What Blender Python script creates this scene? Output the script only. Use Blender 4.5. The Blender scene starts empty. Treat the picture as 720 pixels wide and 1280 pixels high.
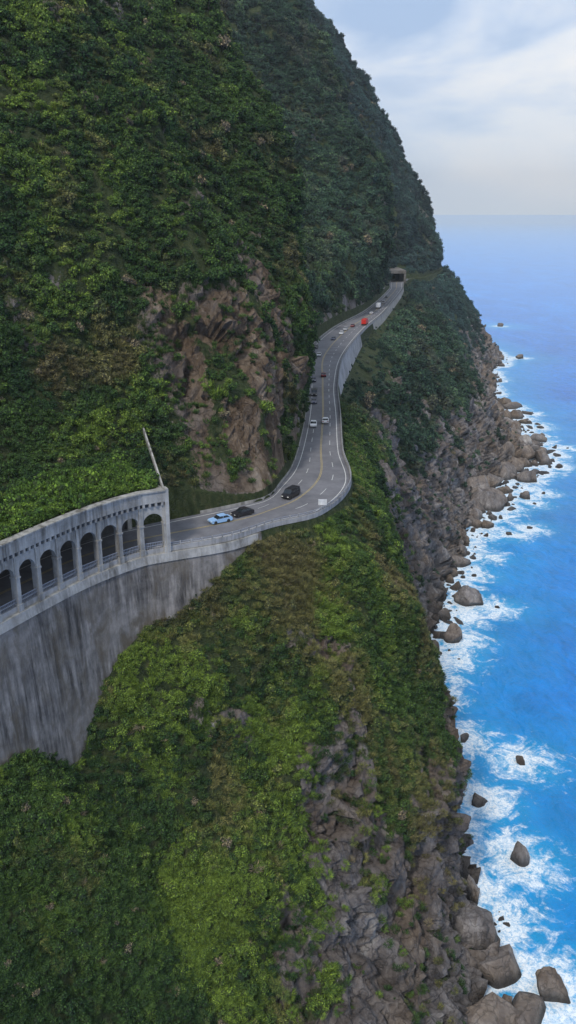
import bpy, bmesh, math, random
import numpy as np
from mathutils import Vector, kdtree
rng=np.random.default_rng(7); random.seed(7)
scene=bpy.context.scene
PITCH=math.radians(18.8); F=1100.0; CZ=150.0; RZ=94.0
cp,sp=math.cos(PITCH),math.sin(PITCH)
def px(u,v,z):
    yu=(640-v)/F; dz=cp*yu-sp; d=(z-CZ)/dz
    return np.array([(u-360)/F*d,(cp+sp*yu)*d])
# ---------------------------------------------------------------- noise
def _h(ix,iy,iz,seed):
    h=(ix.astype(np.int64)*374761393+iy.astype(np.int64)*668265263+iz.astype(np.int64)*2147483647+seed*974634777)&0xffffffff
    h=((h^(h>>13))*1274126177)&0xffffffff
    h=((h^(h>>16))*2246822519)&0xffffffff
    return ((h^(h>>15))&0xffffff)/float(0xffffff)
def vnoise(p,seed=0):
    i=np.floor(p).astype(np.int64); f=p-i; f=f*f*(3-2*f)
    r=0
    for a in (0,1):
        wa=f[:,0] if a else 1-f[:,0]
        for b in (0,1):
            wb=f[:,1] if b else 1-f[:,1]
            for c in (0,1):
                wc=f[:,2] if c else 1-f[:,2]
                r=r+wa*wb*wc*_h(i[:,0]+a,i[:,1]+b,i[:,2]+c,seed)
    return r*2-1
def fbm(p,oct=4,seed=0,ridge=False):
    s=0;a=1;t=0
    for o in range(oct):
        n=vnoise(p*(2.03**o)+o*17.3,seed+o)
        if ridge: n=1-2*np.abs(n)
        s=s+a*n; t+=a; a*=.5
    return s/t
def cells(p,seed=0):
    i=np.floor(p).astype(np.int64); best=np.full(len(p),9.0); val=np.zeros(len(p)); sec=np.full(len(p),9.0)
    for a in (-1,0,1):
        for b in (-1,0,1):
            for c in (-1,0,1):
                j=i+np.array([a,b,c])
                ox=_h(j[:,0],j[:,1],j[:,2],seed);oy=_h(j[:,0],j[:,1],j[:,2],seed+1);oz=_h(j[:,0],j[:,1],j[:,2],seed+2)
                q=j+np.stack([ox,oy,oz],1)-p
                d=(q**2).sum(1)
                tilt=q[:,0]*(oy-.5)+q[:,1]*(oz-.5)+q[:,2]*(ox-.5)
                m=d<best
                sec=np.where(m,best,np.minimum(sec,d))
                val=np.where(m,_h(j[:,0],j[:,1],j[:,2],seed+5)+tilt*1.6,val); best=np.where(m,d,best)
    return val,np.sqrt(sec)-np.sqrt(best)
def sstep(a,b,x):
    t=np.clip((x-a)/(b-a),0,1); return t*t*(3-2*t)
# ---------------------------------------------------------------- material helpers
def newmat(name):
    m=bpy.data.materials.new(name); m.use_nodes=True
    nt=m.node_tree; b=nt.nodes['Principled BSDF']
    return m,nt,b
def N(nt,t,**kw):
    n=nt.nodes.new(t)
    for k,v in kw.items(): setattr(n,k,v)
    return n
def noise(nt,scale,detail=5,rough=.55,vec=None,dist=0):
    n=N(nt,'ShaderNodeTexNoise'); n.inputs['Scale'].default_value=scale; n.inputs['Detail'].default_value=detail
    n.inputs['Roughness'].default_value=rough; n.inputs['Distortion'].default_value=dist
    if vec is not None: nt.links.new(vec,n.inputs['Vector'])
    return n.outputs['Fac']
def ramp(nt,fac,stops):
    r=N(nt,'ShaderNodeValToRGB'); e=r.color_ramp.elements
    while len(e)<len(stops): e.new(.5)
    for i,(p,c) in enumerate(stops):
        e[i].position=p; e[i].color=(c,c,c,1) if not hasattr(c,'__len__') else (*c,1)
    nt.links.new(fac,r.inputs['Fac']); return r.outputs['Color']
def mix(nt,fac,a,b,mode='MIX'):
    m=N(nt,'ShaderNodeMix',data_type='RGBA',blend_type=mode)
    for s,v in ((m.inputs[0],fac),(m.inputs[6],a),(m.inputs[7],b)):
        if isinstance(v,bpy.types.NodeSocket): nt.links.new(v,s)
        elif hasattr(v,'__len__'): s.default_value=(*v,1)
        else: s.default_value=v
    return m.outputs[2]
def math_(nt,op,a,b=0.0,clamp=False):
    m=N(nt,'ShaderNodeMath',operation=op,use_clamp=clamp)
    for s,v in ((m.inputs[0],a),(m.inputs[1],b)):
        if isinstance(v,bpy.types.NodeSocket): nt.links.new(v,s)
        else: s.default_value=v
    return m.outputs[0]
def objvec(nt,scale=(1,1,1)):
    g=N(nt,'ShaderNodeNewGeometry'); mp=N(nt,'ShaderNodeMapping'); mp.inputs['Scale'].default_value=scale
    nt.links.new(g.outputs['Position'],mp.inputs['Vector']); return mp.outputs['Vector']
def posy(nt,ax='Y'):
    g=N(nt,'ShaderNodeNewGeometry'); s=N(nt,'ShaderNodeSeparateXYZ'); nt.links.new(g.outputs['Position'],s.inputs[0]); return s.outputs[ax]
def bump(nt,b,h,strength,dist):
    n=N(nt,'ShaderNodeBump'); n.inputs['Strength'].default_value=strength; n.inputs['Distance'].default_value=dist
    nt.links.new(h,n.inputs['Height']); nt.links.new(n.outputs[0],b.inputs['Normal'])
def attr(nt,name,typ='GEOMETRY'):
    return N(nt,'ShaderNodeAttribute',attribute_name=name,attribute_type=typ)
def simple(name,col,rough=.6,metal=0,var=.0,scale=3):
    m,nt,b=newmat(name)
    if var>0:
        n=noise(nt,scale,6,.6,objvec(nt)); c=ramp(nt,n,[(.3,[x*(1-var) for x in col]),(.7,[min(1,x*(1+var)) for x in col])])
        nt.links.new(c,b.inputs['Base Color'])
    else: b.inputs['Base Color'].default_value=(*col,1)
    b.inputs['Roughness'].default_value=rough; b.inputs['Metallic'].default_value=metal
    return m
def concrete(name,lo,hi,streak=.6,rough=.85,dark=(.06,.058,.055),sw=(.44,.6),moss=0):
    m,nt,b=newmat(name)
    v=objvec(nt); vs=objvec(nt,(1,1,.06))
    base=ramp(nt,noise(nt,.45,8,.7,v),[(.3,lo),(.7,hi)])
    st=ramp(nt,noise(nt,.8,7,.68,vs,.3),[(sw[0],0.0),(sw[1],1.0)])
    big=ramp(nt,noise(nt,.07,5,.65,v,.5),[(.36,.1),(.58,1.0)])
    f=math_(nt,'MULTIPLY',math_(nt,'MULTIPLY',st,big),streak)
    c=mix(nt,f,base,dark)
    if moss:
        f2=math_(nt,'MULTIPLY',ramp(nt,noise(nt,.25,6,.7,objvec(nt,(1,1,.4)),.5),[(.48,0.0),(.64,1.0)]),moss)
        c=mix(nt,f2,c,(.085,.068,.045))
    nt.links.new(c,b.inputs['Base Color']); b.inputs['Roughness'].default_value=rough
    bump(nt,b,noise(nt,3,6,.6,v),.5,.12)
    return m
def rockcolor(nt,b,brownattr=None):
    v=objvec(nt); vs=objvec(nt,(1,1,.3))
    g=ramp(nt,noise(nt,.16,10,.74,vs,.8),[(.28,(.045,.042,.043)),(.43,(.135,.122,.12)),(.56,(.26,.24,.235)),(.72,(.54,.52,.49))])
    br=ramp(nt,noise(nt,.22,10,.74,vs,.7),[(.3,(.045,.032,.023)),(.45,(.14,.098,.065)),(.58,(.25,.19,.135)),(.73,(.45,.39,.33))])
    if brownattr is None: f=ramp(nt,noise(nt,.05,3,.5,v),[(.36,.05),(.60,.85)])
    else:
        f=math_(nt,'ADD',math_(nt,'MULTIPLY',attr(nt,brownattr).outputs['Fac'],.8),ramp(nt,noise(nt,.06,4,.5,v),[(.42,0.0),(.66,.8)]),True)
    c=mix(nt,f,g,br)
    vo=N(nt,'ShaderNodeTexVoronoi',feature='DISTANCE_TO_EDGE'); vo.inputs['Scale'].default_value=.3
    dv=N(nt,'ShaderNodeVectorMath',operation='ADD'); ns=N(nt,'ShaderNodeTexNoise'); ns.inputs['Scale'].default_value=.4; ns.inputs['Detail'].default_value=5
    nt.links.new(v,ns.inputs['Vector']); nt.links.new(vs,dv.inputs[0])
    sc=N(nt,'ShaderNodeVectorMath',operation='SCALE'); sc.inputs['Scale'].default_value=5.5
    nt.links.new(ns.outputs['Color'],sc.inputs[0]); nt.links.new(sc.outputs[0],dv.inputs[1]); nt.links.new(dv.outputs[0],vo.inputs['Vector'])
    crack=ramp(nt,vo.outputs['Distance'],[(0.0,.4),(.07,1.0)])
    c=mix(nt,.6,c,crack,'MULTIPLY')
    h=math_(nt,'ADD',noise(nt,.6,10,.74,v),math_(nt,'MULTIPLY',crack,.25))
    return c,h
# ---------------------------------------------------------------- mesh helpers
def link(o,parent=None):
    scene.collection.objects.link(o)
    if parent: o.parent=parent
    return o
def mesh_obj(name,verts,faces,mat,parent=None,smooth=False,attrs=None,matidx=None):
    me=bpy.data.meshes.new(name)
    verts=np.asarray(verts,dtype=np.float32)
    if isinstance(faces,np.ndarray):
        nf,k=faces.shape
        me.vertices.add(len(verts)); me.vertices.foreach_set('co',verts.ravel())
        me.loops.add(nf*k); me.loops.foreach_set('vertex_index',faces.ravel().astype(np.int32))
        me.polygons.add(nf); me.polygons.foreach_set('loop_start',np.arange(0,nf*k,k,dtype=np.int32))
        me.update(calc_edges=True)
    else:
        me.from_pydata([tuple(map(float,v)) for v in verts],[],faces)
    for m in (mat if isinstance(mat,(list,tuple)) else [mat]): me.materials.append(m)
    if matidx is not None: me.polygons.foreach_set('material_index',np.asarray(matidx,dtype=np.int32))
    me.polygons.foreach_set('use_smooth',np.full(len(me.polygons),smooth))
    if attrs:
        for k,v in attrs.items():
            a=me.attributes.new(k,'FLOAT','POINT'); a.data.foreach_set('value',np.asarray(v,dtype=np.float32))
    me.update()
    return link(bpy.data.objects.new(name,me),parent)
def gridfaces(r,c):
    i=np.arange(r-1)[:,None]*c+np.arange(c-1)[None,:]
    i=i.ravel(); return np.stack([i,i+1,i+1+c,i+c],1)
class Build:
    def __init__(s): s.v=[];s.f=[]
    def box(s,o,T,Nn,a0,a1,n0,n1,z0,z1):
        b=len(s.v)
        for a in (a0,a1):
            for n in (n0,n1):
                for z in (z0,z1):
                    s.v.append((o[0]+T[0]*a+Nn[0]*n,o[1]+T[1]*a+Nn[1]*n,z))
        for q in ((0,1,3,2),(4,6,7,5),(0,4,5,1),(2,3,7,6),(0,2,6,4),(1,5,7,3)): s.f.append([b+k for k in q])
    def obj(s,name,mat,parent=None,smooth=False): return mesh_obj(name,s.v,s.f,mat,parent,smooth)
def empty(name,loc=(0,0,0)):
    e=bpy.data.objects.new(name,None); e.location=loc; scene.collection.objects.link(e); return e
# ---------------------------------------------------------------- stations
def S(coast,outer,inner,ups,wall=2,toe=2.5,prof=0): return dict(c=coast,o=outer,i=inner,u=ups,w=wall,t=toe,p=prof)
P=lambda u,v:tuple(px(u,v,RZ))
ST=[
S((-25,-60),(-80,20),(-92,24),[(-100,27),(-120,35),(-150,45),(-200,60),(-260,80),(-340,110)],20,11.5),
S((-15,20),(-66,70),(-77,76),[(-85,79),(-104,91),(-133,106),(-180,128),(-238,156),(-320,195)],20,11.5),
S((0,74),P(-2,772),(-52,124),[(-60,131),(-78,146),(-104,165),(-150,195),(-205,230),(-290,280)],22,11.5),
S((12,94),P(62,738),(-47,133),[(-55,140),(-72,156),(-96,176),(-140,206),(-195,243),(-278,296)],30,11.5),
S((21,107),P(112,714),(-42,142),[(-50,149),(-66,165),(-88,186),(-130,216),(-185,255),(-265,310)],19,11.5,.2),
S((28,118),P(172,692),(-34.5,151),[(-42,158),(-56,172),(-76,193),(-118,224),(-173,263),(-253,320)],13,11.5,.3),
S((33,127),P(208,685),(-30,155),[(-35,163),(-46,178),(-66,199),(-108,231),(-163,271),(-243,328)],12,9,.4),
S((37,138),P(285,672),P(300,632),[(-14,176),(-27,190),(-50,212),(-96,248),(-152,290),(-232,350)],4,2,.6),
S((40,148),P(340,655),P(335,622),[(-7,181),(-18,195),(-40,220),(-86,262),(-143,310),(-222,372)],2,2,.7),
S((41.5,158),P(400,640),P(350,606),[(-4,190),(-14,204),(-37,232),(-83,275),(-140,326),(-216,396)],2,2,.8),
S((42,171),P(437,605),P(365,585),[(-2,203),(-9,217),(-26,244),(-70,290),(-126,346),(-200,424)],2,2,.75),
S((38,202),P(428,565),P(375,555),[(1,225),(-2,243),(-12,272),(-52,330),(-104,395),(-172,478)],2,2,.6),
S((40,250),P(425,520),P(383,515),[(1,262),(-6,288),(-18,323),(-58,390),(-105,452),(-172,538)],2,2,.5),
S((59,320),P(422,480),P(385,478),[(-7,318),(-32,350),(-66,394),(-110,456),(-152,522),(-208,602)],5,2,.5),
S((88,400),P(430,445),P(382,443),[(-5,377),(-32,404),(-72,440),(-122,495),(-166,560),(-222,655)],8,5,.5),
S((116,480),P(455,412),P(415,411),[(16,456),(2,476),(-26,510),(-68,566),(-118,630),(-186,722)],5,5,.45),
S((156,562),P(480,390),P(457,388),[(47,558),(52,572),(46,600),(14,668),(-36,742),(-118,842)],4,4,.4),
S((164,680),P(503,362),P(486,362),[(68,708),(40,742),(4,782),(-42,832),(-90,890),(-158,955)],3,3,.4),
S((192,815),P(508,350),P(492,350),[(87,809),(74,828),(48,856),(2,895),(-54,942),(-132,1000)],3,3,.2),
S((200,870),(128,838),(124,840),[(117,843),(102,850),(78,865),(34,900),(-24,945),(-109,1000)],3,2,.2),
S((238,1000),(168,1000),(165,1000),[(158,1000),(147,1000),(130,1000),(94,1000),(32,1005),(-72,1015)],2,2,0),
S((218,1130),(150,1105),(146,1107),[(140,1108),(125,1113),(100,1120),(60,1130),(4,1145),(-90,1165)],2,2,0),
S((120,1300),(60,1260),(56,1260),[(48,1260),(30,1262),(5,1265),(-35,1270),(-90,1280),(-180,1300)],2,2,.5)]
NS=len(ST)
PL=np.array([(0,1),(.12,.9),(.25,.77),(.39,.6),(.53,.42),(.68,.25),(.82,.11),(.92,.04),(1,0)])
PC=np.array([(0,1),(.27,.94),(.53,.81),(.68,.62),(.77,.44),(.84,.28),(.90,.12),(.95,.04),(1,0)])
ZUP=[110,135,175,237,320,440]
def station_pts(s):
    C=np.array(s['c'],float);O=np.array(s['o'],float);I=np.array(s['i'],float)
    out=(C-O); out/=np.linalg.norm(out); inl=(I-O); inl/=np.linalg.norm(inl)
    W=O+out*(.8+s['w']*.06); wz=RZ-.1-s['w']
    rows=[(*(C+out*14),-9.)]
    pr=PL*(1-s['p'])+PC*s['p']
    for h,zf in pr[::-1]:
        q=W+(C-W)*h; rows.append((*q,wz*zf))
    rows.append((*O,RZ-.1)); rows.append((*I,RZ-.1)); rows.append((*(I+inl*.5),RZ+s['t']))
    for k,u in enumerate(s['u']):
        z=ZUP[k]
        if k==0 and s['t']>8: z=RZ+s['t']+2.5
        rows.append((*u,float(z)))
    u5=np.array(s['u'][5]);u4=np.array(s['u'][4]); rows.append((*(u5+(u5-u4)*.8),530.))
    return rows
CTRL=np.array([station_pts(s) for s in ST])
K=CTRL.shape[1]; RO=10; RI=11; RT=12
mid=CTRL[:,RO,:2]
TT=np.concatenate([[0],np.cumsum(np.linalg.norm(np.diff(mid,axis=0),axis=1)**.75)])
def interp(ctrl,si):
    si=np.clip(np.atleast_1d(si),0,NS-1-1e-6); i=np.floor(si).astype(int); f=(si-i)
    i0=np.maximum(i-1,0);i2=i+1;i3=np.minimum(i+2,NS-1)
    sh=(slice(None),)+(None,)*(ctrl.ndim-1)
    h=(TT[i2]-TT[i])[sh]
    m1=(ctrl[i2]-ctrl[i0])/(TT[i2]-TT[i0])[sh]; m2=(ctrl[i3]-ctrl[i])/(TT[i3]-TT[i])[sh]
    f=f[sh]; f2=f*f;f3=f2*f
    return (2*f3-3*f2+1)*ctrl[i]+(f3-2*f2+f)*h*m1+(-2*f3+3*f2)*ctrl[i2]+(f3-f2)*h*m2
ds=np.linspace(0,NS-1,8000); pp=interp(CTRL[:,RO,:2],ds); pc=interp(CTRL[:,4,:2],ds)
metres=np.concatenate([[0],np.cumsum(np.linalg.norm(np.diff((pp+pc)/2,axis=0),axis=1))])
seg=np.maximum(np.linalg.norm(np.diff(pp,axis=0),axis=1),.7*np.linalg.norm(np.diff(pc,axis=0),axis=1)); dist=np.linalg.norm(pp[1:],axis=1)
step=np.clip(dist/230,.65,3.4); step=np.where(ds[1:]<1.5,3,step); step=np.where(ds[1:]>20.2,8,step)
cum=np.concatenate([[0],np.cumsum(seg/step)])
NC=int(cum[-1]); SI=np.interp(np.linspace(0,cum[-1],NC),cum,ds)
rowsC=interp(CTRL,SI)
sub=[4,6,10,18,26,28,26,22,16,14,6,3,20,34,46,54,46,30,8]
assert len(sub)==K-1,(len(sub),K)
rp=[];
for k,n in enumerate(sub):
    for j in range(n): rp.append(k+j/n)
rp.append(K-1); rp=np.array(rp); NR=len(rp)
ki=np.minimum(np.floor(rp).astype(int),K-2); kf=rp-ki
G=rowsC[:,ki]*(1-kf)[None,:,None]+rowsC[:,ki+1]*kf[None,:,None]
for it in range(6):
    sm=G.copy(); sm[:,1:-1]=(G[:,:-2]+2*G[:,1:-1]+G[:,2:])/4
    w=((rp>RT+.15)|(rp<9.0))[None,:,None]; G=np.where(w,sm,G)
rpG=np.broadcast_to(rp,(NC,NR)); siG=np.broadcast_to(SI[:,None],(NC,NR))
def normals(G):
    a=np.gradient(G,axis=0);b=np.gradient(G,axis=1); n=np.cross(a,b)
    n/=np.linalg.norm(n,axis=2,keepdims=True)+1e-9; return n
Nn=normals(G)
if Nn[NC//2,30,2]<0 and Nn[NC//2,30,0]<0: Nn=-Nn
flat=G.reshape(-1,3); n0=Nn.reshape(-1,3); si=siG.ravel(); rr=rpG.ravel()
wzr=rowsC[:,9,2][:,None].repeat(NR,1).ravel()
lowm=(rr<9); upm=(rr>RT)
wl=np.where(lowm,sstep(0,14,wzr-flat[:,2]),0.)
toez=rowsC[:,RT,2][:,None].repeat(NR,1).ravel()
hu=flat[:,2]-toez
wu=np.where(upm,sstep(-1,22,hu),0.)
w=wl+wu
nz=fbm(flat/22,4,11); nz2=fbm(flat/7*np.array([1,1,.4]),4,21); nz3=fbm(flat/60,3,31)
nv=fbm(flat/np.array([9,9,38.]),3,35)
hr=np.interp(si,[0,2,4,5,6,7,8,9,10,11,12,13,14,15,16,17,18,19,20,22],[6,4,14,34,46,50,50,46,46,56,62,62,50,46,42,40,36,36,36,36])
rock=sstep(-8,8,hr+nz*26+nz2*26+nv*30-flat[:,2])
bw=sstep(6.3,7.0,si)*(1-sstep(10.3,11.5,si))*(1-sstep(30,62,hu+nz*22))*upm
brown=bw
rock=np.maximum(rock,bw*sstep(-.28,.08,nz2*1.1+nz*.5+nv*.4+.08-.18*sstep(12,45,hu)))
cut=upm*sstep(6.5,7,si)*(1-sstep(3,11,hu+nz*8))*(1-sstep(18.2,18.6,si))
rock=np.maximum(rock,cut*sstep(-.2,.1,nz2))
patch=sstep(.18,.40,nz2*.6+nz*.5+nv*.55)*sstep(3.5,5.5,si)*(wl+.55*wu)
rock=np.maximum(rock,patch*.9)
rock=np.where((rr>=RO)&(rr<=RI),0,rock)
rock=np.where(flat[:,2]<2.5,1,rock)
# displacement
xs=np.stack([flat[:,0],flat[:,1],flat[:,2]*.3],1)
far=sstep(250,600,flat[:,1])
sm_=np.interp(si,ds,metres)
fold=np.stack([sm_+flat[:,2]*.25,flat[:,2]*.28,flat[:,2]*0],1)
wf=np.where(upm,sstep(8,60,hu),0)
foldn=(fbm(fold/52,3,141,True)-.1)*(11+9*far)*wf + (fbm(fold/20,2,151,True)-.4)*3.2*wl*(1-.5*far)
big=fbm(flat/55,3,41)*6*(1+1.0*far)*(wu*1.3+wl*.4)
rib=(fbm(xs/19,4,51,True)-.25)*(3.2+2.6*far)*w
midn=fbm(flat/6.5,4,61)*1.3*w
cv,ce=cells(flat/np.array([5.0,5.0,11.])+fbm(flat/6,2,3)[:,None]*.5,71)
cv2,_=cells(flat/np.array([1.8,1.8,4.0])+fbm(flat/2.5,2,5)[:,None]*.35,77)
rk=(cv-.5)*4.0*rock*w+(cv2-.5)*1.7*rock*w-(.6*rock*w*(1-sstep(0,.15,ce)))
disp=big+rib+midn+rk+foldn
disp=disp*np.where(flat[:,2]<0,.4,1)
flat2=flat+n0*disp[:,None]
flat2[:,2]=np.where(lowm,np.minimum(flat2[:,2],wzr+.5),flat2[:,2])
G2=flat2.reshape(NC,NR,3); N2=normals(G2)
if (N2*Nn).sum()<0: N2=-N2
faces=gridfaces(NC,NR)
mt,nt,b=newmat('cliff_ground')
c,h=rockcolor(nt,b,'brown')
v=objvec(nt)
veg=ramp(nt,noise(nt,.7,7,.7,objvec(nt,(1,1,.4))),[(.3,(.018,.03,.012)),(.52,(.05,.07,.025)),(.72,(.11,.11,.055))])
rf=math_(nt,'ADD',attr(nt,'rock').outputs['Fac'],math_(nt,'MULTIPLY',math_(nt,'SUBTRACT',noise(nt,.8,7,.75,objvec(nt,(1,1,.5))),.5),2.2))
rf=ramp(nt,rf,[(.38,0.0),(.56,1.0)])
wet=ramp(nt,math_(nt,'MULTIPLY',attr(nt,'height').outputs['Fac'],.1),[(.1,.3),(.55,1.0)])
c=mix(nt,1.0,c,wet,'MULTIPLY')
nt.links.new(mix(nt,rf,veg,c),b.inputs['Base Color']); b.inputs['Roughness'].default_value=.9; b.inputs['Specular IOR Level'].default_value=.2
bump(nt,b,h,1.0,2.0)
terrain=mesh_obj('mountain_terrain',flat2,faces,mt,None,False,dict(rock=rock,brown=brown,height=flat2[:,2]))
# ---------------------------------------------------------------- foliage
mleaf,nt,b=newmat('foliage_leaves')
ta=attr(nt,'tint','INSTANCER').outputs['Color']
gi=N(nt,'ShaderNodeNewGeometry')
rv=ramp(nt,gi.outputs['Random Per Island'],[(0.0,(.42,.46,.54)),(.5,(.95,.95,.9)),(1.0,(1.8,1.7,1.25))])
nt.links.new(mix(nt,1.0,ta,rv,'MULTIPLY'),b.inputs['Base Color']); b.inputs['Roughness'].default_value=.75; b.inputs['Specular IOR Level'].default_value=.12
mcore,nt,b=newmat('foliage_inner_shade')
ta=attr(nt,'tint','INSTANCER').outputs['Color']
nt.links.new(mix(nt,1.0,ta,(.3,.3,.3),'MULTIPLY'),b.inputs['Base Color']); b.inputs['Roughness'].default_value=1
mtrunk=simple('bark',(.13,.10,.075),.9,0,.3,4)
def ico(sub):
    bm=bmesh.new(); bmesh.ops.create_icosphere(bm,subdivisions=sub,radius=1); bm.verts.ensure_lookup_table()
    v=np.array([x.co[:] for x in bm.verts]); f=np.array([[q.index for q in p.verts] for p in bm.faces]); bm.free(); return v,f
ICO1,ICO2,ICO3,ICO4=ico(1),ico(2),ico(3),ico(4)
protos=bpy.data.collections.new('foliage_prototypes')
def finish_clump(idx,V,Fc,M):
    me=bpy.data.meshes.new('foliage_clump'); me.from_pydata(V,[],Fc)
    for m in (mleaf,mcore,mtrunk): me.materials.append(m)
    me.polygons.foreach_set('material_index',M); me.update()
    ob=bpy.data.objects.new('foliage_clump_%02d'%idx,me); protos.objects.link(ob)
def clump(idx,nl,flatn,nleaf,ls,spread=.62):
    V=[];Fc=[];M=[]
    lob=[]
    for k in range(nl):
        a=rng.uniform(0,6.28); r=spread*math.sqrt(rng.uniform(0,1)); z=rng.uniform(.1,.95)*flatn
        z*= (1-.5*r); lob.append((r*math.cos(a),r*math.sin(a),z,rng.uniform(.2,.46)))
    for (x,y,z,r) in lob:
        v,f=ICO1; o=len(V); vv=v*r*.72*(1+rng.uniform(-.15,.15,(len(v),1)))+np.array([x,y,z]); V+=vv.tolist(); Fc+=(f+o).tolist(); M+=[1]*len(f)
    per=nleaf//nl
    for (x,y,z,r) in lob:
        for _ in range(per):
            d=rng.normal(size=3); d[2]=d[2]*.8+.4; d/=np.linalg.norm(d)
            p=np.array([x,y,z])+d*r*rng.uniform(.8,1.4)
            n=d+rng.normal(size=3)*.6; n/=np.linalg.norm(n)
            t=np.cross(n,rng.normal(size=3)); t/=np.linalg.norm(t); bt=np.cross(n,t)
            L=ls*rng.uniform(.5,1.5); Wd=L*rng.uniform(.4,.8); o=len(V)
            V+=[(p-t*L).tolist(),(p+bt*Wd-n*.1*L).tolist(),(p+t*L).tolist(),(p-bt*Wd-n*.1*L).tolist()]
            Fc.append([o,o+1,o+2,o+3]); M.append(0)
    for (x,y,z,r) in [(0,0,.5*flatn,0)]+lob[:3]:
        o=len(V); p0=np.array([0,0,-.9]) if r==0 else np.array([0,0,.0]); p1=np.array([x,y,z]); r0,r1=(.07,.04) if r==0 else (.04,.015)
        for q,rd in ((p0,r0),(p1,r1)):
            for a in range(5): V.append([q[0]+rd*math.cos(a*1.2566),q[1]+rd*math.sin(a*1.2566),q[2]])
        for a in range(5): Fc.append([o+a,o+(a+1)%5,o+5+(a+1)%5,o+5+a]); M.append(2)
    finish_clump(idx,V,Fc,M)
def tuft(idx,nb,L0,wid,lean):
    V=[];Fc=[];M=[]
    for _ in range(nb):
        a=rng.uniform(0,6.28); r=.7*math.sqrt(rng.uniform()); bx,by=r*math.cos(a),r*math.sin(a)
        a2=a+rng.normal()*.8; le=lean*rng.uniform(.3,1.3); L=L0*rng.uniform(.5,1.2); w=wid*rng.uniform(.6,1.4)
        tx,ty=math.cos(a2),math.sin(a2); sx,sy=-ty,tx; o=len(V)
        for k,(h_,ww) in enumerate(((0,.5),(.55,1),(1,.15))):
            x=bx+tx*le*L*h_*h_; y=by+ty*le*L*h_*h_; z=L*h_*(1-.35*le*h_)-.1
            V+=[[x-sx*w*ww,y-sy*w*ww,z],[x+sx*w*ww,y+sy*w*ww,z]]
        Fc+=[[o,o+1,o+3,o+2],[o+2,o+3,o+5,o+4]]; M+=[0,0]
    finish_clump(idx,V,Fc,M)
for i in range(8): clump(i,[9,7,12,8,6,11,8,7][i],[1.0,.8,1.2,.9,.7,1.4,.6,1.6][i],300,.115)
tuft(8,120,.85,.04,.7); tuft(9,140,.6,.035,1.1); tuft(10,90,1.1,.04,.5)
def cellinfo(G):
    A=G[:-1,:-1];B=G[1:,:-1];C=G[:-1,1:]
    return np.linalg.norm(np.cross(B-A,C-A),axis=2)
area=cellinfo(G2)
R2=lambda a:a.reshape(NC,NR)[:-1,:-1]
rockc=R2(rock); rc=R2(rr); sc_=siG[:-1,:-1]; Pc=G2[:-1,:-1]
d=np.linalg.norm(Pc-np.array([0,0,150.]),axis=2)
lowc=(rc<9)
crown=np.clip(d/165,.85,2.9)*np.where(lowc&(d<330),.72,.88)
crown=crown*np.exp(.4*R2(nz))
dens=.95/(crown**2)
gap=np.clip(.8+.8*R2(nz2),.3,1.2)
veg=((1-rockc)**1.3+.13*np.clip(R2(nz2)*2.4+.7,0,2))*gap
ok=(rc<9)|(rc>RT+.02)
okz=Pc[...,2]>6
walls=((sc_>13.1)&(sc_<14.8)&(rc<9)&(rc>7.6))|((sc_>15.4)&(sc_<17.2)&(rc<9)&(rc>8.5))
fwd=Pc[...,1]*cp-(Pc[...,2]-150)*sp; uu=Pc[...,0]/np.maximum(fwd,1); vv=(Pc[...,1]*sp+(Pc[...,2]-150)*cp)/np.maximum(fwd,1)
vis=(fwd>30)&(np.abs(uu)<.5)&(vv<.8)&(vv>-.8)
lam=area*dens*veg*ok*okz*vis*np.where(walls,.25,1)
cnt=rng.poisson(lam); ii=np.repeat(np.arange(cnt.size),cnt.ravel())
ci=ii//(NR-1); ri=ii%(NR-1)
fa=rng.random(len(ii))[:,None]; fb=rng.random(len(ii))[:,None]
pts=G2[ci,ri]*(1-fa)*(1-fb)+G2[ci+1,ri]*fa*(1-fb)+G2[ci,ri+1]*(1-fa)*fb+G2[ci+1,ri+1]*fa*fb
pn=N2[ci,ri]; psc=np.minimum(crown.ravel()[ii]*np.exp(np.clip(rng.normal(size=len(ii)),-2,1.5)*.40)*.95,4.2)
psi=sc_.ravel()[ii]; prk=rockc.ravel()[ii]; psc*=np.where(prk>.4,.5,1)
prr=rc.ravel()[ii]
wzp=rowsC[ci,9,2]; nearedge=(prr<9)&(wzp-pts[:,2]<3); psc=np.where(nearedge,np.minimum(psc,.9),psc)
tzp=rowsC[ci,RT,2]; ne2=(prr>RT)&(pts[:,2]-tzp<4); psc=np.where(ne2,np.minimum(psc,1.0+pts[:,1]/500),psc)
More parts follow.
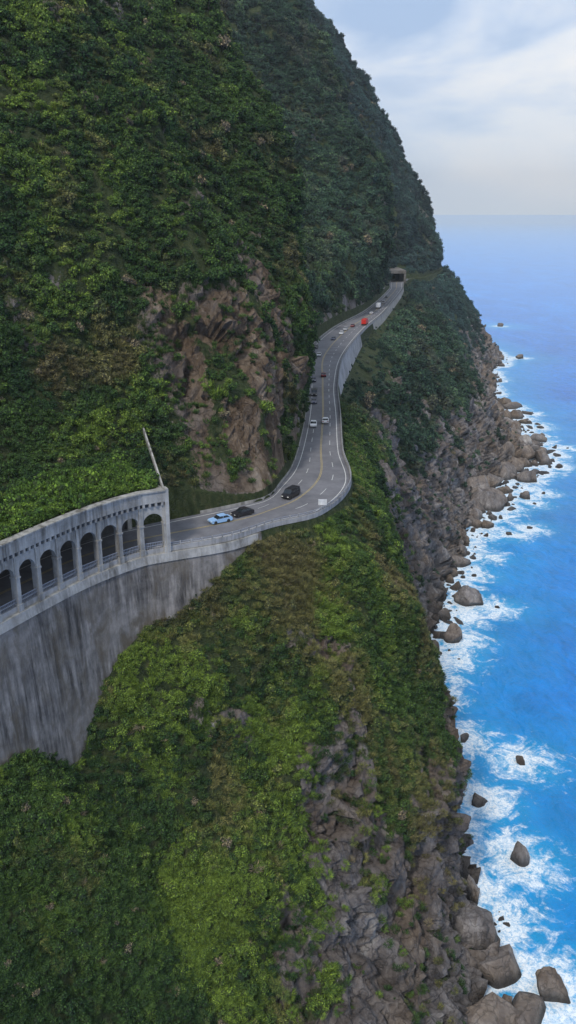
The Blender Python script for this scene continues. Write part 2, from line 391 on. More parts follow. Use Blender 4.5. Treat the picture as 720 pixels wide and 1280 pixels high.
def tints(p,s,low):
    pv=p*np.where(low>.5,.4,.8)[:,None]*np.array([0,0,1.])+p*np.array([1,1,0.])
    a=fbm(pv/26,3,101); b_=fbm(pv/8,3,111); c_=fbm(p/70,2,121); r=rng.random(len(p))
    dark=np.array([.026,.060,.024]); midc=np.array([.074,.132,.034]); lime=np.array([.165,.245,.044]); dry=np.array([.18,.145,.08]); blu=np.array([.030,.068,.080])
    t=np.clip(.48+a*.9+b_*.6+(r-.5)*.6,0,1)[:,None]
    col=dark*(1-t)+midc*t
    lb=.12*low*(1-sstep(4,7,s))+.12*(1-low)*(1-sstep(9,12,s))
    l=np.clip(sstep(.10,.55,b_*.9+c_*.7+(r-.5)*.6+lb),0,1)[:,None]*.75; col=col*(1-l)+lime*l
    db=np.exp(-((s-8.4)/2.2)**2)*.36*low
    k=np.clip(sstep(.05,.5,fbm(pv/11,3,131)+(r-.5)*.4+db-.08),0,1); kk=k[:,None]*.7; col=col*(1-kk)+dry*kk
    f=(.5*sstep(12.2,13.6,s)+.35*sstep(16.2,17.6,s))[:,None]; col=col*(1-f)+(blu*(.5+1.0*t))*f  # aerial haze painted into the leaf colour of the farther spurs
    return col,np.maximum(k,l[:,0]*.6)
plow=(prr<9).astype(float)
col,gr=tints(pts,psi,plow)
idx=rng.integers(0,8,len(pts))
isg=((rng.random(len(pts))<gr*.6+.05+.25*plow)|((prk>.5)&(rng.random(len(pts))<.6)))&(pts[:,1]<450)
idx=np.where(isg,rng.integers(8,11,len(pts)),idx); psc=np.where(isg,np.clip(psc,.9,1.7),psc)
dead=rng.random(len(pts))<.008; col[dead]=np.array([.20,.17,.12])
nR=3200
gs=rng.uniform(1.2,5.95,nR); fo=interp(CTRL[:,RO,:],gs); fi=interp(CTRL[:,RI,:],gs); fr=rng.uniform(.13,1.0,nR)[:,None]
rp_=fo*(1-fr)+fi*fr; rp_[:,2]=RZ+10.4+rng.random(nR)*.2+2.0*fr[:,0]
cc,_=tints(rp_,gs,np.zeros(nR)); cc=cc*.5+np.array([.11,.20,.032])*.5
pts=np.concatenate([pts,rp_]);pn=np.concatenate([pn,np.tile([0,0,1.],(nR,1))]);psc=np.concatenate([psc,np.exp(rng.normal(size=nR)*.45)*.55]);col=np.concatenate([col,cc]);idx=np.concatenate([idx,rng.integers(3,11,nR)])
up=pn*.5+np.array([0,0,.75]); up/=np.linalg.norm(up,axis=1,keepdims=True)
pts=pts+pn*(psc*.1)[:,None]
sx=rng.normal(size=pts.shape); X=np.cross(sx,up); X/=np.linalg.norm(X,axis=1,keepdims=True); Y=np.cross(up,X)
ey=-np.arcsin(np.clip(X[:,2],-1,1)); ex=np.arctan2(Y[:,2],up[:,2]); ez=np.arctan2(X[:,1],X[:,0])
me=bpy.data.meshes.new('forest_foliage'); me.vertices.add(len(pts)); me.vertices.foreach_set('co',pts.astype(np.float32).ravel())
a=me.attributes.new('rot','FLOAT_VECTOR','POINT'); a.data.foreach_set('vector',np.stack([ex,ey,ez],1).astype(np.float32).ravel())
a=me.attributes.new('scl','FLOAT_VECTOR','POINT'); a.data.foreach_set('vector',(psc[:,None]*rng.uniform(.75,1.25,(len(pts),3))).astype(np.float32).ravel())
a=me.attributes.new('idx','INT','POINT'); a.data.foreach_set('value',idx.astype(np.int32))
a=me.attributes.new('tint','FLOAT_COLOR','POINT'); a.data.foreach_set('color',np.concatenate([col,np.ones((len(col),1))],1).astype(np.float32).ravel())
me.update(); fo_ob=link(bpy.data.objects.new('forest_foliage',me))
ng=bpy.data.node_groups.new('scatter_foliage','GeometryNodeTree')
ng.interface.new_socket('Geometry',in_out='INPUT',socket_type='NodeSocketGeometry'); ng.interface.new_socket('Geometry',in_out='OUTPUT',socket_type='NodeSocketGeometry')
gin=ng.nodes.new('NodeGroupInput');gout=ng.nodes.new('NodeGroupOutput'); iop=ng.nodes.new('GeometryNodeInstanceOnPoints'); cinf=ng.nodes.new('GeometryNodeCollectionInfo')
cinf.inputs['Collection'].default_value=protos; cinf.inputs['Separate Children'].default_value=True; cinf.inputs['Reset Children'].default_value=True
def na(n,t):
    x=ng.nodes.new('GeometryNodeInputNamedAttribute'); x.data_type=t; x.inputs['Name'].default_value=n; return x.outputs['Attribute']
L=ng.links.new
L(gin.outputs[0],iop.inputs['Points']); L(cinf.outputs[0],iop.inputs['Instance']); iop.inputs['Pick Instance'].default_value=True
L(na('idx','INT'),iop.inputs['Instance Index']); L(na('rot','FLOAT_VECTOR'),iop.inputs['Rotation']); L(na('scl','FLOAT_VECTOR'),iop.inputs['Scale'])
L(iop.outputs[0],gout.inputs[0])
md=fo_ob.modifiers.new('scatter','NODES'); md.node_group=ng
print('instances',len(pts))
# ---------------------------------------------------------------- rocks
mr,nt,b=newmat('boulder_rock'); c,h=rockcolor(nt,b,None)
wet=ramp(nt,math_(nt,'MULTIPLY',posy(nt,'Z'),.1),[(.08,.25),(.3,1.0)])
nt.links.new(mix(nt,1.0,c,wet,'MULTIPLY'),b.inputs['Base Color']); b.inputs['Roughness'].default_value=.8; bump(nt,b,h,.9,1.2)
def boulder(size,sub=2,asp=None):
    v,f=(ICO2,ICO3,ICO4)[sub-2]; v=v.copy()
    for _ in range(15):
        n=rng.normal(size=3); n/=np.linalg.norm(n); dd=rng.uniform(.42,.85)
        k=np.maximum(0,v@n-dd); v=v-k[:,None]*n
    v=v*(1+.16*fbm(v*2.8+rng.uniform(0,99),4,int(rng.integers(999)))[:,None])
    asp=np.array(asp) if asp is not None else rng.uniform(.6,1.4,3)
    a=rng.uniform(0,6.28); R=np.array([[math.cos(a),-math.sin(a),0],[math.sin(a),math.cos(a),0],[0,0,1]])
    return (v*asp*size)@R.T,f
FP=[]
V=[];Fs=[];o=0
coast=interp(CTRL[:,1,:2],np.linspace(1,20.8,1500)); 
cs=np.concatenate([rng.uniform(2,20,240),rng.uniform(14.6,17.3,330),rng.uniform(12,14.5,220),rng.uniform(17,20,90)])
cxy=interp(CTRL[:,1,:2],cs); cxy2=interp(CTRL[:,1,:2],cs+.02); tg=cxy2-cxy; tg/=np.linalg.norm(tg,axis=1,keepdims=True); on=np.stack([tg[:,1],-tg[:,0]],1)
for k in range(len(cs)):
    prom=(14.6<cs[k]<17.3); sz=min(11 if prom else 6.5,math.exp(rng.normal()*.8+(.3 if not prom else .85)))
    off=rng.normal()*(4.5 if not prom else 9)+(0 if not prom else 4)
    p=cxy[k]+on[k]*off; z=max(-.25*sz,(-off)*.55)
    v,f=boulder(sz,2 if sz<3 else 3,(rng.uniform(.7,1.3),rng.uniform(.7,1.3),rng.uniform(.5,1.5))); V.append(v+np.array([p[0],p[1],z])); Fs.append(f+o); o+=len(v)
    if off>-1: FP.append((p[0],p[1],sz*.8))
coastrocks=mesh_obj('coastal_rocks',np.concatenate(V),np.concatenate(Fs),mr)
for (u,vv_,w_,ht) in [(647,1075,34,1.5),(690,1240,58,1.2),(612,1205,42,2.4),(632,1262,28,1.8),(600,1003,28,.9),(650,952,20,.7),(625,408,12,.7),(650,448,16,.6),(645,522,24,.8),(636,668,12,.8),(622,760,10,.5),(616,648,16,.7),(655,572,36,.9),(584,755,38,1.1),(568,800,36,1.2),(675,535,12,.5),(580,925,18,1.),(662,660,9,.5),(600,560,40,1.5),(625,545,44,1.2),(588,1120,34,2.2),(585,1180,40,2.0)]:
    x,y=px(u,vv_,0); dd=y*cp+150*sp; s=w_/2*dd/F
    v,f=boulder(s,4 if w_>25 and vv_>700 else 3,(1,.9,ht)); v=v+np.array([x,y,s*.12]); ob=mesh_obj('sea_boulder',v,f,mr); FP.append((x,y,s*1.0))
# ---------------------------------------------------------------- sea
xa=np.array([-60000,-20000,-6000,-2000,-700,-250,-100]+list(np.arange(-30,330,1.6))+list(330*1.07**np.arange(0,78)))
ya=np.array([-8000,-2000,-500,-100,20]+list(np.arange(60,700,2.0))+list(700*1.02**np.arange(0,60))+list(2300*1.12**np.arange(0,30)))
XX,YY=np.meshgrid(xa,ya,indexing='ij'); sv=np.stack([XX.ravel(),YY.ravel(),np.zeros(XX.size)],1)
kd=kdtree.KDTree(len(coast)+len(FP)); rad=[]
for i,q in enumerate(coast): kd.insert((q[0],q[1],0),i); rad.append(0)
for i,q in enumerate(FP): kd.insert((q[0],q[1],0),len(coast)+i); rad.append(q[2])
kd.balance()
fd=np.full(len(sv),200.)
for i in np.where((sv[:,0]>-40)&(sv[:,0]<400)&(sv[:,1]<1400)&(sv[:,1]>10))[0]:
    best=200
    for (_,j,dd) in kd.find_n((sv[i,0],sv[i,1],0),3): best=min(best,dd-rad[j])
    fd[i]=best
inr=(sv[:,0]>-100)&(sv[:,0]<600)&(sv[:,1]<1200)&(sv[:,1]>50)
sw=fbm(sv/np.array([14,22,1.]),3,5)*.55+fbm(sv/4.,2,6)*.15
sv[:,2]=np.where(inr,sw,0)
ms,nt,b=newmat('sea_water')
v=objvec(nt); da=attr(nt,'shore').outputs['Fac']
deep=ramp(nt,noise(nt,.014,8,.68,objvec(nt,(1,.6,1)),1.0),[(.3,(.001,.085,.38)),(.5,(.001,.135,.53)),(.70,(.003,.22,.68))])
rip=ramp(nt,noise(nt,.22,7,.7,objvec(nt,(1,.45,1)),.8),[(.35,.72),(.5,1.0),(.68,1.3)])
deep=mix(nt,1.0,deep,rip,'MULTIPLY')
sh=ramp(nt,math_(nt,'DIVIDE',da,70.0),[(0.0,1.0),(.2,.45),(.8,0.0)])
wc=mix(nt,sh,deep,(.012,.34,.64))
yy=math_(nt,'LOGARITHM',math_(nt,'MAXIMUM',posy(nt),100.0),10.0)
haze_f=ramp(nt,math_(nt,'MULTIPLY',yy,.2),[(.52,0.0),(.62,.28),(.72,.55),(.82,.8)])
wc=mix(nt,haze_f,wc,(.32,.58,.92))  # distance haze painted into the water colour, paler towards the horizon
n1=noise(nt,.10,10,.7,v,1.6); n2=noise(nt,.55,6,.7,v,.9)
nn=math_(nt,'ADD',math_(nt,'MULTIPLY',n1,.72),math_(nt,'MULTIPLY',n2,.28))
fa_=math_(nt,'ADD',nn,math_(nt,'SUBTRACT',.135,math_(nt,'DIVIDE',da,60.0)))
foam=ramp(nt,fa_,[(.49,0.0),(.55,.4),(.61,1.0)])
foamv=math_(nt,'MULTIPLY',foam,ramp(nt,noise(nt,1.1,7,.75,v,1.0),[(.36,.25),(.56,1.0)]))
cap=ramp(nt,noise(nt,.13,8,.78,objvec(nt,(1,.5,1)),1.5),[(.71,0.0),(.76,.5)])
foamv=math_(nt,'ADD',foamv,cap,True)
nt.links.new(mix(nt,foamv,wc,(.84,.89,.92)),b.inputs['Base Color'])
b.inputs['IOR'].default_value=1.33
nt.links.new(ramp(nt,foamv,[(0.0,.35),(1.0,.9)]),b.inputs['Roughness'])
hh=math_(nt,'ADD',math_(nt,'MULTIPLY',noise(nt,.12,7,.65,objvec(nt,(1,.6,1)),.5),1.6),math_(nt,'MULTIPLY',noise(nt,.9,4,.6,v),.22))
bump(nt,b,hh,.8,1.2)
sea=mesh_obj('sea',sv,gridfaces(len(xa),len(ya)),ms,None,True,dict(shore=fd))
# ---------------------------------------------------------------- road
mroad,nt,b=newmat('asphalt')
v=objvec(nt); c=ramp(nt,noise(nt,.3,9,.72,v),[(.3,(.11,.11,.125)),(.7,(.19,.19,.205))])
c=mix(nt,.5,c,ramp(nt,noise(nt,.05,6,.7,v,1.0),[(.4,.6),(.6,1.1)]),'MULTIPLY')
nt.links.new(c,b.inputs['Base Color']); b.inputs['Roughness'].default_value=.85; bump(nt,b,noise(nt,8,4,.6,v),.3,.02)
mwhite=simple('white_road_paint',(.60,.60,.58),.6,0,.25,1); myel=simple('yellow_road_paint',(.40,.31,.12),.6,0,.25,1)
rs=np.concatenate([np.arange(.5,18.3,.02)]); RO_=interp(CTRL[:,RO,:2],rs); RI_=interp(CTRL[:,RI,:2],rs)
Wd=np.linalg.norm(RO_-RI_,axis=1)
def strip(f0,f1,z,name,mat,parent=None,sel=None,ncr=2):
    V=[]
    for k in range(ncr):
        f=f0+(f1-f0)*k/(ncr-1); q=RO_*(1-f)[:,None]+RI_*f[:,None]; V.append(np.concatenate([q,np.full((len(q),1),z)],1))
    V=np.stack(V,1).reshape(-1,3); fc=gridfaces(len(rs),ncr)
    if sel is not None:
        m=np.repeat(sel[:-1],ncr-1); fc=fc[m]
    return mesh_obj(name,V,fc,mat,parent)
one=np.ones(len(rs))
cl=np.concatenate([[0],np.cumsum(np.linalg.norm(np.diff((RO_+RI_)/2,axis=0),axis=1))])
road=strip(0*one,one,RZ,'road',mroad,None,None,6)
lw=.15
def mark(f,name,mat,wid=lw,sel=None,z=RZ+.015): return strip(f-wid/2/Wd,f+wid/2/Wd,z,name,mat,road,sel)
mark(1.3/Wd,'edge_line_outer',mwhite,.2); mark(1-1.4/Wd,'edge_line_inner',mwhite,.2)
mark(.5*one-.17/Wd,'centre_line_a',myel); mark(.5*one+.17/Wd,'centre_line_b',myel)
mark(.29*one,'lane_dash_outer',mwhite,.15,(cl%10<4)&(rs>8)&(rs<17))
mark(.73*one,'lane_dash_inner',mwhite,.15,(cl%10<4)&(rs>6.8)&(rs<11.5))
mcon=concrete('pale_concrete',(.24,.24,.235),(.40,.39,.375),.7)
mwall=concrete('stained_concrete',(.13,.122,.112),(.31,.285,.26),1.0,.9,(.030,.027,.025),(.38,.60),.85)
mbright=concrete('weathered_concrete',(.26,.26,.25),(.46,.45,.42),.9,.85,(.07,.065,.055),(.40,.62),.35)
mdark=simple('shaded_concrete',(.05,.05,.052),.9,0,.3,1); mrail=simple('galvanised_rail',(.30,.31,.33),.5,.3)  # near-black concrete: gallery interior and recess shade put into the colour
def frames(row,s0,s1,step,dz=0):
    ss=np.linspace(s0,s1,4000); q=interp(CTRL[:,row,:2],ss); L_=np.concatenate([[0],np.cumsum(np.linalg.norm(np.diff(q,axis=0),axis=1))])
    n=max(2,int(L_[-1]/step)+1); tt=np.linspace(0,L_[-1],n); s_=np.interp(tt,L_,ss); p=interp(CTRL[:,row,:2],s_)
    t=np.gradient(p,axis=0); t/=np.linalg.norm(t,axis=1,keepdims=True); nrm=np.stack([t[:,1],-t[:,0]],1)
    return s_,p,t,nrm
def sweep(name,p,nrm,prof,mat,parent=None,closed=True,caps=True):
    M=len(p);K_=len(prof); V=[]
    for k in range(M):
        for pr in prof:
            a,z=pr if not callable(pr) else pr(k)
            V.append((p[k][0]+nrm[k][0]*a,p[k][1]+nrm[k][1]*a,z))
    Fc=[]
    for k in range(M-1):
        for j in range(K_ if closed else K_-1):
            j2=(j+1)%K_; Fc.append([k*K_+j,k*K_+j2,(k+1)*K_+j2,(k+1)*K_+j])
    if caps and closed: Fc.append(list(range(K_))); Fc.append([(M-1)*K_+j for j in range(K_)][::-1])
    return mesh_obj(name,V,Fc,mat,parent)
def rect(n0,n1,z0,z1): return [(n0,z0),(n1,z0),(n1,z1),(n0,z1)]
s_,p,t,nr=frames(RO,6.05,18.1,2.0)
par=empty('roadside_parapet'); sweep('concrete_kerb',p,nr,rect(0,.3,RZ-.6,RZ+.35),mcon,par)
sweep('top_rail',p,nr,rect(.1,.2,RZ+.9,RZ+1.0),mrail,par); sweep('lower_rail',p,nr,rect(.1,.2,RZ+.6,RZ+.68),mrail,par)
bb=Build()
for k in range(len(p)): bb.box(p[k],t[k],nr[k],-.1,.1,.04,.26,RZ+.35,RZ+1.05)
bb.obj('posts',mcon,par)
s_,p,t,nr=frames(RI,6.6,18.1,3.0); inner=empty('stone_kerb_wall'); sweep('kerb',p,nr,rect(-.4,.0,RZ-.3,RZ+.6),mcon,inner)
s_,p,t,nr=frames(RI,13.3,15.4,3.0); sweep('hillside_retaining_wall',p,nr,rect(-1.6,-.55,RZ-.5,RZ+4.6),mbright)
s_,p,t,nr=frames(RO,13.1,14.8,3.0); sweep('seaward_retaining_wall',p,nr,[(.35,RZ-.3),(.35,RZ-.9),(2.6,RZ-13),(0,RZ-13),(0,RZ-.3)],mcon)
s_,p,t,nr=frames(RO,15.4,17.2,4.0); sweep('seaward_retaining_wall',p,nr,[(.35,RZ-.3),(.35,RZ-.9),(2.0,RZ-7),(0,RZ-7),(0,RZ-.3)],mcon)
s_,p,t,nr=frames(RO,.6,7.7,1.2)
def low(k):
    h_=np.interp(s_[k],[0,2,3,3.6,4,5,6,6.5,7,7.7],[26,26,33,30,22,17,16,11,6,3]); return (.75+h_*.075,RZ-h_)
def low2(k): a,z=low(k); return (0,z)
sweep('retaining_wall',p,nr,[(0,RZ-.7),(.55,RZ-.7),(.75,RZ-2.6),low,low2],mwall)
s_,p,t,nr=frames(RO,.6,7.6,1.2)
sweep('wall_coping',p,nr,[(.0,RZ-.69),(.72,RZ-.69),(.95,RZ-2.2),(.78,RZ-2.25),(.0,RZ-2.25)],mbright)
# ---------------------------------------------------------------- gallery
gal=empty('rockfall_gallery')
BAY=4.5
ss=np.linspace(1.0,6.0,4000)[::-1]; q=interp(CTRL[:,RO,:2],ss); L_=np.concatenate([[0],np.cumsum(np.linalg.norm(np.diff(q,axis=0),axis=1))])
n=int(L_[-1]/BAY); s_=np.interp(np.arange(n+1)*BAY,L_,ss)[::-1]; p=interp(CTRL[:,RO,:2],s_); pin=interp(CTRL[:,RI,:2],s_)
t=np.gradient(p,axis=0); t/=np.linalg.norm(t,axis=1,keepdims=True); nr=np.stack([t[:,1],-t[:,0]],1)
pier=Build(); arch=Build(); rail=Build(); dent=Build(); sill=Build()
for k in range(len(p)):
    pier.box(p[k],t[k],nr[k],-.38,.38,-.75,.42,RZ-.69,RZ+8.1)
    pier.box(p[k],t[k],nr[k],-.5,.5,-.8,.52,RZ+4.6,RZ+4.9)
    pier.box(p[k],t[k],nr[k],-.5,.5,-.8,.55,RZ-.68,RZ+.5)
for k in range(len(p)-1):
    T=p[k+1]-p[k]; Lb=np.linalg.norm(T); T/=Lb; Nv=np.array([T[1],-T[0]]); o=p[k]
    x0,x1=.38,Lb-.38; M_=14; r=(x1-x0)/2; cx=(x0+x1)/2
    base=len(arch.v)
    for j in range(M_+1):
        x=x0+(x1-x0)*j/M_; za=RZ+4.9+1.9*math.sqrt(max(0,1-((x-cx)/r)**2))
        for nn_,z in ((.2,za),(.2,RZ+8.1),(-.5,RZ+8.1),(-.5,za)): arch.v.append((o[0]+T[0]*x+Nv[0]*nn_,o[1]+T[1]*x+Nv[1]*nn_,z))
    for j in range(M_):
        for e in range(4):
            a_=base+j*4+e; b2=base+j*4+(e+1)%4; arch.f.append([a_,b2,b2+4,a_+4])
    rail.box(o,T,Nv,x0,x1,-.1,-.02,RZ+1.35,RZ+1.45); rail.box(o,T,Nv,x0,x1,-.1,-.02,RZ+.82,RZ+.9)
    for j in range(1,12): rail.box(o,T,Nv,x0+(x1-x0)*j/12-.03,x0+(x1-x0)*j/12+.03,-.09,-.03,RZ+.2,RZ+1.35)
    sill.box(o,T,Nv,x0,x1,-.3,.1,RZ-.68,RZ+.2)
    for j in range(4): dent.box(o,T,Nv,Lb*(j+.5)/4-.2,Lb*(j+.5)/4+.2,.25,.62,RZ+8.15,RZ+8.78)
pier.obj('piers',mbright,gal); arch.obj('arches',mbright,gal); rail.obj('railing',mrail,gal); sill.obj('sill',mcon,gal); dent.obj('brackets',mbright,gal)
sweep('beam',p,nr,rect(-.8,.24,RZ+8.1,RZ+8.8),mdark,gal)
sweep('fascia',p,nr,rect(-.6,.65,RZ+8.8,RZ+10.7),mbright,gal)
sweep('cornice',p,nr,rect(-.7,.85,RZ+10.7,RZ+10.95),mbright,gal)
def quadstrip(name,A,B,za,zb,mat):
    V=np.stack([np.concatenate([A,np.full((len(A),1),za)],1),np.concatenate([B,np.full((len(B),1),zb)],1)],1).reshape(-1,3)
    return mesh_obj(name,V,gridfaces(len(A),2),mat,gal)
inn=(pin-p); wdt=np.linalg.norm(inn,axis=1,keepdims=True); inn/=wdt
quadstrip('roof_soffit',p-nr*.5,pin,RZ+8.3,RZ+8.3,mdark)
quadstrip('roof_deck',p-nr*.6,pin+inn*.4,RZ+10.3,RZ+12.2,simple('roof_soil',(.05,.07,.02),.95,0,.4,1))
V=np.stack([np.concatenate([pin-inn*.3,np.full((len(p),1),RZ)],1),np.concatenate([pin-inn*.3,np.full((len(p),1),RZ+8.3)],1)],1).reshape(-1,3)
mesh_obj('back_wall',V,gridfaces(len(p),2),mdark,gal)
e0=p[-1]; T=pin[-1]-e0; Lw=np.linalg.norm(T); T/=Lw; Nv=np.array([T[1],-T[0]]); 
pe=Build(); pe.box(e0,T,Nv,.45,Lw,-.4,.5,RZ+6.6,RZ+10.9); pe.box(e0,T,Nv,Lw-.8,Lw+.6,-.4,.5,RZ-.1,RZ+6.6); pe.obj('end_portal',mbright,gal)
pe=Build(); pe.box(e0,t[-1],nr[-1],-.1,.6,-.8,.7,RZ-.7,RZ+11.1); pe.obj('end_pilaster',mbright,gal)
a0=np.array([e0[0],e0[1],RZ+11.0]); a1=np.array([-27.9,166.,RZ+16.6]); D=a1-a0; hd=D[:2]/np.linalg.norm(D[:2]); pr=np.array([hd[1],-hd[0]])
V=[];
for q in (a0,a1):
    for n_,z in ((-.15,-.9),(.15,-.9),(.15,.05),(-.15,.05)): V.append((q[0]+pr[0]*n_,q[1]+pr[1]*n_,q[2]+z))
mesh_obj('wing_wall',V,[[0,1,2,3],[7,6,5,4],[0,4,5,1],[1,5,6,2],[2,6,7,3],[3,7,4,0]],mbright)
# ---------------------------------------------------------------- tunnel portal
tun=empty('tunnel_portal'); s0=17.75
o=interp(CTRL[:,RO,:2],[s0])[0]; i_=interp(CTRL[:,RI,:2],[s0])[0]; T=i_-o; Lw=np.linalg.norm(T); T/=Lw; Nv=np.array([T[1],-T[0]])
if Nv[1]>0: Nv=-Nv
tb=Build(); tb.box(o,T,Nv,-1.6,0,-60,0,RZ-1,RZ+7); tb.box(o,T,Nv,Lw,Lw+1.6,-60,0,RZ-1,RZ+7); tb.box(o,T,Nv,-1.6,Lw+1.6,-60,.5,RZ+7,RZ+9.5); tb.box(o,T,Nv,-.9,-.3,-20,3,RZ-1,RZ+.9)
for j in range(4): tb.box(o,T,Nv,Lw*(j+.5)/4-.3,Lw*(j+.5)/4+.3,.5,.8,RZ+7.2,RZ+9.2)
tb.obj('portal_frame',mwall,tun); tb=Build(); tb.box(o,T,Nv,0,Lw,-30,-29.5,RZ,RZ+7); tb.obj('tunnel_dark_slab',simple('tunnel_shade_black',(.01,.01,.01),1),tun)  # added black slab, painted darkness standing in for the unlit tunnel
# ---------------------------------------------------------------- vehicles
mglass=simple('car_glass',(.015,.02,.025),.08); mtyre=simple('tyre',(.02,.02,.02),.9); mlamp=simple('lamp_lens',(.7,.7,.65),.2); mtail=simple('tail_lamp',(.4,.01,.01),.3)
paints={k:simple('car_paint_'+k,c,.3,.1) for k,c in dict(blue=(.30,.50,.78),white=(.80,.81,.83),black=(.02,.02,.025),red=(.60,.03,.02),silver=(.45,.47,.5),darkblue=(.03,.04,.09),wine=(.14,.02,.03)).items()}
def vehicle(kind,colr,x,y,hx,hy):
    V=[];Fc=[];M=[]
    def prism(prof,w0,w1f,mat):
        b0=len(V); n=len(prof)
        for sgn in (-1,1):
            for (a,z) in prof: V.append((a,sgn*w1f(z)*w0/2,z))
        Fc.append([b0+i for i in range(n)]);M.append(mat); Fc.append([b0+n+i for i in range(n)][::-1]);M.append(mat)
        for i in range(n): j=(i+1)%n; Fc.append([b0+i,b0+n+i,b0+n+j,b0+j][::-1]);M.append(mat)
    def boxx(x0,x1,y0,y1,z0,z1,mat):
        b0=len(V)
        for a in (x0,x1):
            for c in (y0,y1):
                for z in (z0,z1): V.append((a,c,z))
        for q in ((0,1,3,2),(4,6,7,5),(0,4,5,1),(2,3,7,6),(0,2,6,4),(1,5,7,3)): Fc.append([b0+k for k in q]);M.append(mat)
    def wheel(a,s,r=.34,w=.24):
        b0=len(V)
        for yy in (s-w/2,s+w/2):
            for k in range(14): V.append((a+r*math.cos(k*math.tau/14),yy,r+r*math.sin(k*math.tau/14)))
        Fc.append([b0+k for k in range(14)]);M.append(2);Fc.append([b0+14+k for k in range(14)][::-1]);M.append(2)
        for k in range(14): Fc.append([b0+k,b0+14+k,b0+14+(k+1)%14,b0+(k+1)%14]);M.append(2)
    if kind=='car':
        prism([(-2.2,.4),(-2.1,.25),(2.1,.25),(2.22,.42),(2.2,.68),(1.95,.80),(1.0,.93),(-1.6,.98),(-2.15,.95),(-2.25,.7)],1.8,lambda z:1-.1*max(0,z-.7),0)
        prism([(1.0,.93),(.35,1.40),(-1.1,1.42),(-1.75,.98)],1.62,lambda z:1-.32*max(0,z-.95),1)
        prism([(.40,1.385),(.2,1.45),(-1.0,1.47),(-1.2,1.40)],1.42,lambda z:1,0)
        for xx in (.98,-.35): boxx(xx-.05,xx+.03,-.80,-.78,.9,.98,0)
        boxx(-.33,-.25,-.775,.775,.98,1.40,0)
        for a in (-1.35,1.38):
            for s in (-.82,.82): wheel(a,s)
        for s in (-.62,.62): boxx(2.14,2.24,s-.2,s+.2,.55,.68,3); boxx(-2.27,-2.2,s-.2,s+.2,.7,.85,4)
        for s in (-.95,.87): boxx(.65,.8,s,s+.08,.9,1.02,0)
        nm='car'
    elif kind=='van':
        prism([(-2.4,.45),(-2.3,.28),(2.3,.28),(2.42,.5),(2.35,.95),(1.75,1.15),(-2.4,1.15)],1.88,lambda z:1,0)
        prism([(1.75,1.15),(1.05,1.78),(-2.25,1.8),(-2.38,1.15)],1.78,lambda z:1-.1*max(0,z-1.15),1)
        prism([(1.08,1.76),(.9,1.92),(-2.2,1.93),(-2.3,1.76)],1.68,lambda z:1,0)
        for xx in (.5,-.7,-1.9): boxx(xx-.06,xx+.06,-.9,.9,1.13,1.78,0)
        for a in (-1.5,1.5):
            for s in (-.84,.84): wheel(a,s,.36)
        for s in (-.68,.68): boxx(2.36,2.44,s-.2,s+.2,.6,.78,3); boxx(-2.43,-2.38,s-.1,s+.1,.8,1.1,4)
        nm='van'
    else:
        boxx(-4.2,3.9,-.9,.9,.55,.85,2); boxx(-4.3,1.7,-1.2,1.2,.85,3.2,0)
        prism([(2.0,.6),(3.95,.6),(4.0,1.4),(3.6,2.6),(2.0,2.7)],2.2,lambda z:1,0)
        prism([(3.3,1.5),(4.02,1.5),(3.68,2.4),(3.3,2.4)],2.0,lambda z:1,1)
        for a in (-3.1,-2.0,2.9):
            for s in (-1,1): wheel(a,s,.48,.35)
        for s in (-.8,.8): boxx(3.98,4.06,s-.2,s+.2,.8,1.0,3)
        nm='cargo_truck'
    ob=mesh_obj(nm,V,Fc,[paints[colr],mglass,mtyre,mlamp,mtail],None,False,None,M)
    bv=ob.modifiers.new('bevel','BEVEL'); bv.width=.05; bv.segments=2; bv.limit_method='ANGLE'
    ob.location=(x,y,RZ+.02); ob.rotation_euler=(0,0,math.atan2(hy,hx))
midc=(RO_+RI_)/2; mt_=np.gradient(midc,axis=0); mt_/=np.linalg.norm(mt_,axis=1,keepdims=True)
for kind,colr,u,vv_ in [('car','blue',270,649),('car','black',289,640),('van','black',353,619),('car','white',389,531),('car','white',408,525),('car','darkblue',391,502),('van','black',392,492),('car','darkblue',391,475),('car','wine',405,468),('van','white',388,447),('car','silver',399,443),('car','black',394,434),('car','darkblue',417,423),('car','white',427,416),('car','wine',441,407),('car','silver',432,411),('car','black',457,404),('cargo_truck','red',467,405),('car','white',464,391),('van','silver',478,378),('car','black',483,371),('cargo_truck','white',472,384)]:
    x,y=px(u,vv_,RZ+.6); q=np.array([x,y]); k=np.argmin(np.linalg.norm(midc-q,axis=1))
    ax=RO_[k]-RI_[k]; ax/=np.linalg.norm(ax); off=np.clip((q-midc[k])@ax,-Wd[k]/2+2,Wd[k]/2-2.2); q=midc[k]+ax*off
    sgn=1 if off>0 else -1
    vehicle(kind,colr,q[0],q[1],mt_[k][0]*sgn,mt_[k][1]*sgn)
x,y=px(399,637,RZ); sg=empty('traffic_sign'); bb=Build(); bb.box((x,y),(1,0),(0,1),-.06,.06,-.06,.06,RZ,RZ+1.2); bb.box((x,y),(1,0),(0,1),1.2,1.32,-.06,.06,RZ,RZ+1.2); bb.obj('posts',mrail,sg)
bb=Build(); bb.box((x,y),(1,0),(0,1),-.2,1.5,-.14,-.07,RZ+1.0,RZ+2.2); bb.obj('panel',mwhite,sg)
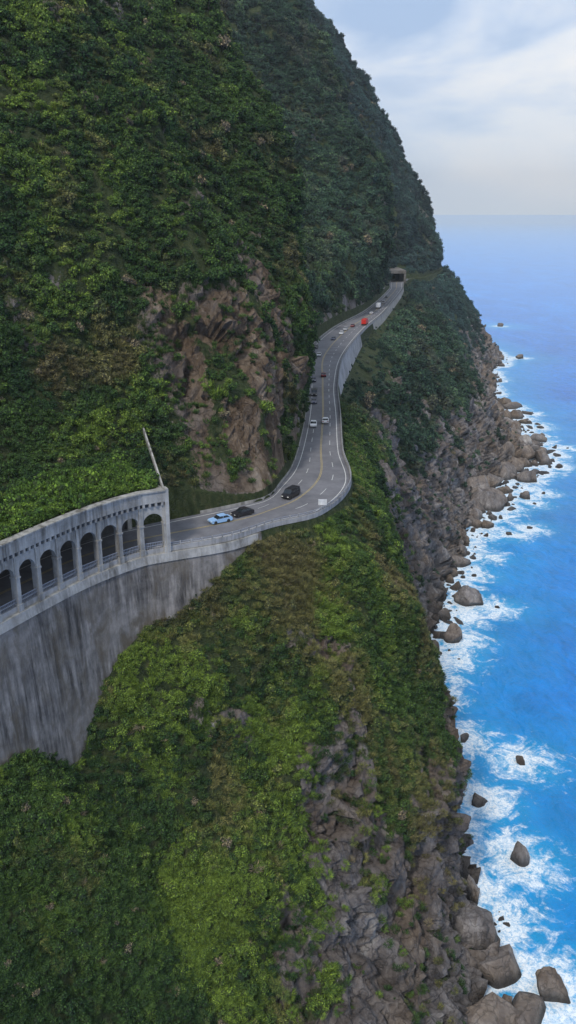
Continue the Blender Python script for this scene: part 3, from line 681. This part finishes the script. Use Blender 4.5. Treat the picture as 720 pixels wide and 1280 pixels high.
# ---------------------------------------------------------------- sea haze (real homogeneous air volume)
hz_m=bpy.data.materials.new('sea_haze_air'); hz_m.use_nodes=True; nt=hz_m.node_tree; nt.nodes.remove(nt.nodes['Principled BSDF'])
vs_=N(nt,'ShaderNodeVolumeScatter'); vs_.inputs['Color'].default_value=(.80,.91,1,1); vs_.inputs['Density'].default_value=.000085; vs_.inputs['Anisotropy'].default_value=.1
nt.links.new(vs_.outputs[0],nt.nodes['Material Output'].inputs['Volume'])
bb=Build(); bb.box((0,0),(1,0),(0,1),-2500,9000,-400,14000,-25,700); bb.obj('haze',hz_m)
# ---------------------------------------------------------------- sky, sun
w_=bpy.data.worlds.new('World'); scene.world=w_; w_.use_nodes=True; nt=w_.node_tree; bg=nt.nodes['Background']
SE=math.radians(48); SR=math.radians(205)
sky=N(nt,'ShaderNodeTexSky'); sky.sky_type='NISHITA'; sky.sun_disc=False; sky.sun_elevation=SE; sky.sun_rotation=SR; sky.altitude=150; sky.air_density=1.2; sky.dust_density=.6
tc=N(nt,'ShaderNodeTexCoord'); mp=N(nt,'ShaderNodeMapping'); mp.inputs['Scale'].default_value=(1,1,2.2); mp.inputs['Location'].default_value=(.62,.3,.55); nt.links.new(tc.outputs['Generated'],mp.inputs['Vector'])
cn2=noise(nt,3.6,8,.5,mp.outputs['Vector'],.5)
cc=ramp(nt,cn2,[(.38,(3.9,5.4,8.0)),(.46,(5.8,7.0,9.0)),(.54,(8.0,8.6,9.5)),(.62,(9.2,9.4,9.7))])
sz_=N(nt,'ShaderNodeSeparateXYZ'); nt.links.new(tc.outputs['Generated'],sz_.inputs[0])
hz=ramp(nt,sz_.outputs['Z'],[(0.0,.9),(.03,.5),(.12,0.0)])
cc=mix(nt,hz,cc,(6.0,7.8,10.0))
nt.links.new(mix(nt,.93,sky.outputs[0],cc),bg.inputs['Color']); bg.inputs['Strength'].default_value=.11
sun=bpy.data.lights.new('sun','SUN'); sun.energy=2.5; sun.angle=math.radians(8); sun.color=(1,.95,.88)
so=link(bpy.data.objects.new('sun',sun))
dv=Vector((math.sin(SR)*math.cos(SE),math.cos(SR)*math.cos(SE),math.sin(SE))); so.rotation_euler=dv.to_track_quat('Z','Y').to_euler()
cam=bpy.data.cameras.new('camera'); cam.sensor_fit='VERTICAL'; cam.sensor_height=24; cam.lens=F/1280*24; cam.clip_start=1; cam.clip_end=200000
co=link(bpy.data.objects.new('camera',cam)); co.location=(0,0,CZ); co.rotation_euler=(math.pi/2-PITCH,0,0); scene.camera=co
scene.view_settings.view_transform='Standard'; scene.view_settings.look='None'; scene.view_settings.exposure=0
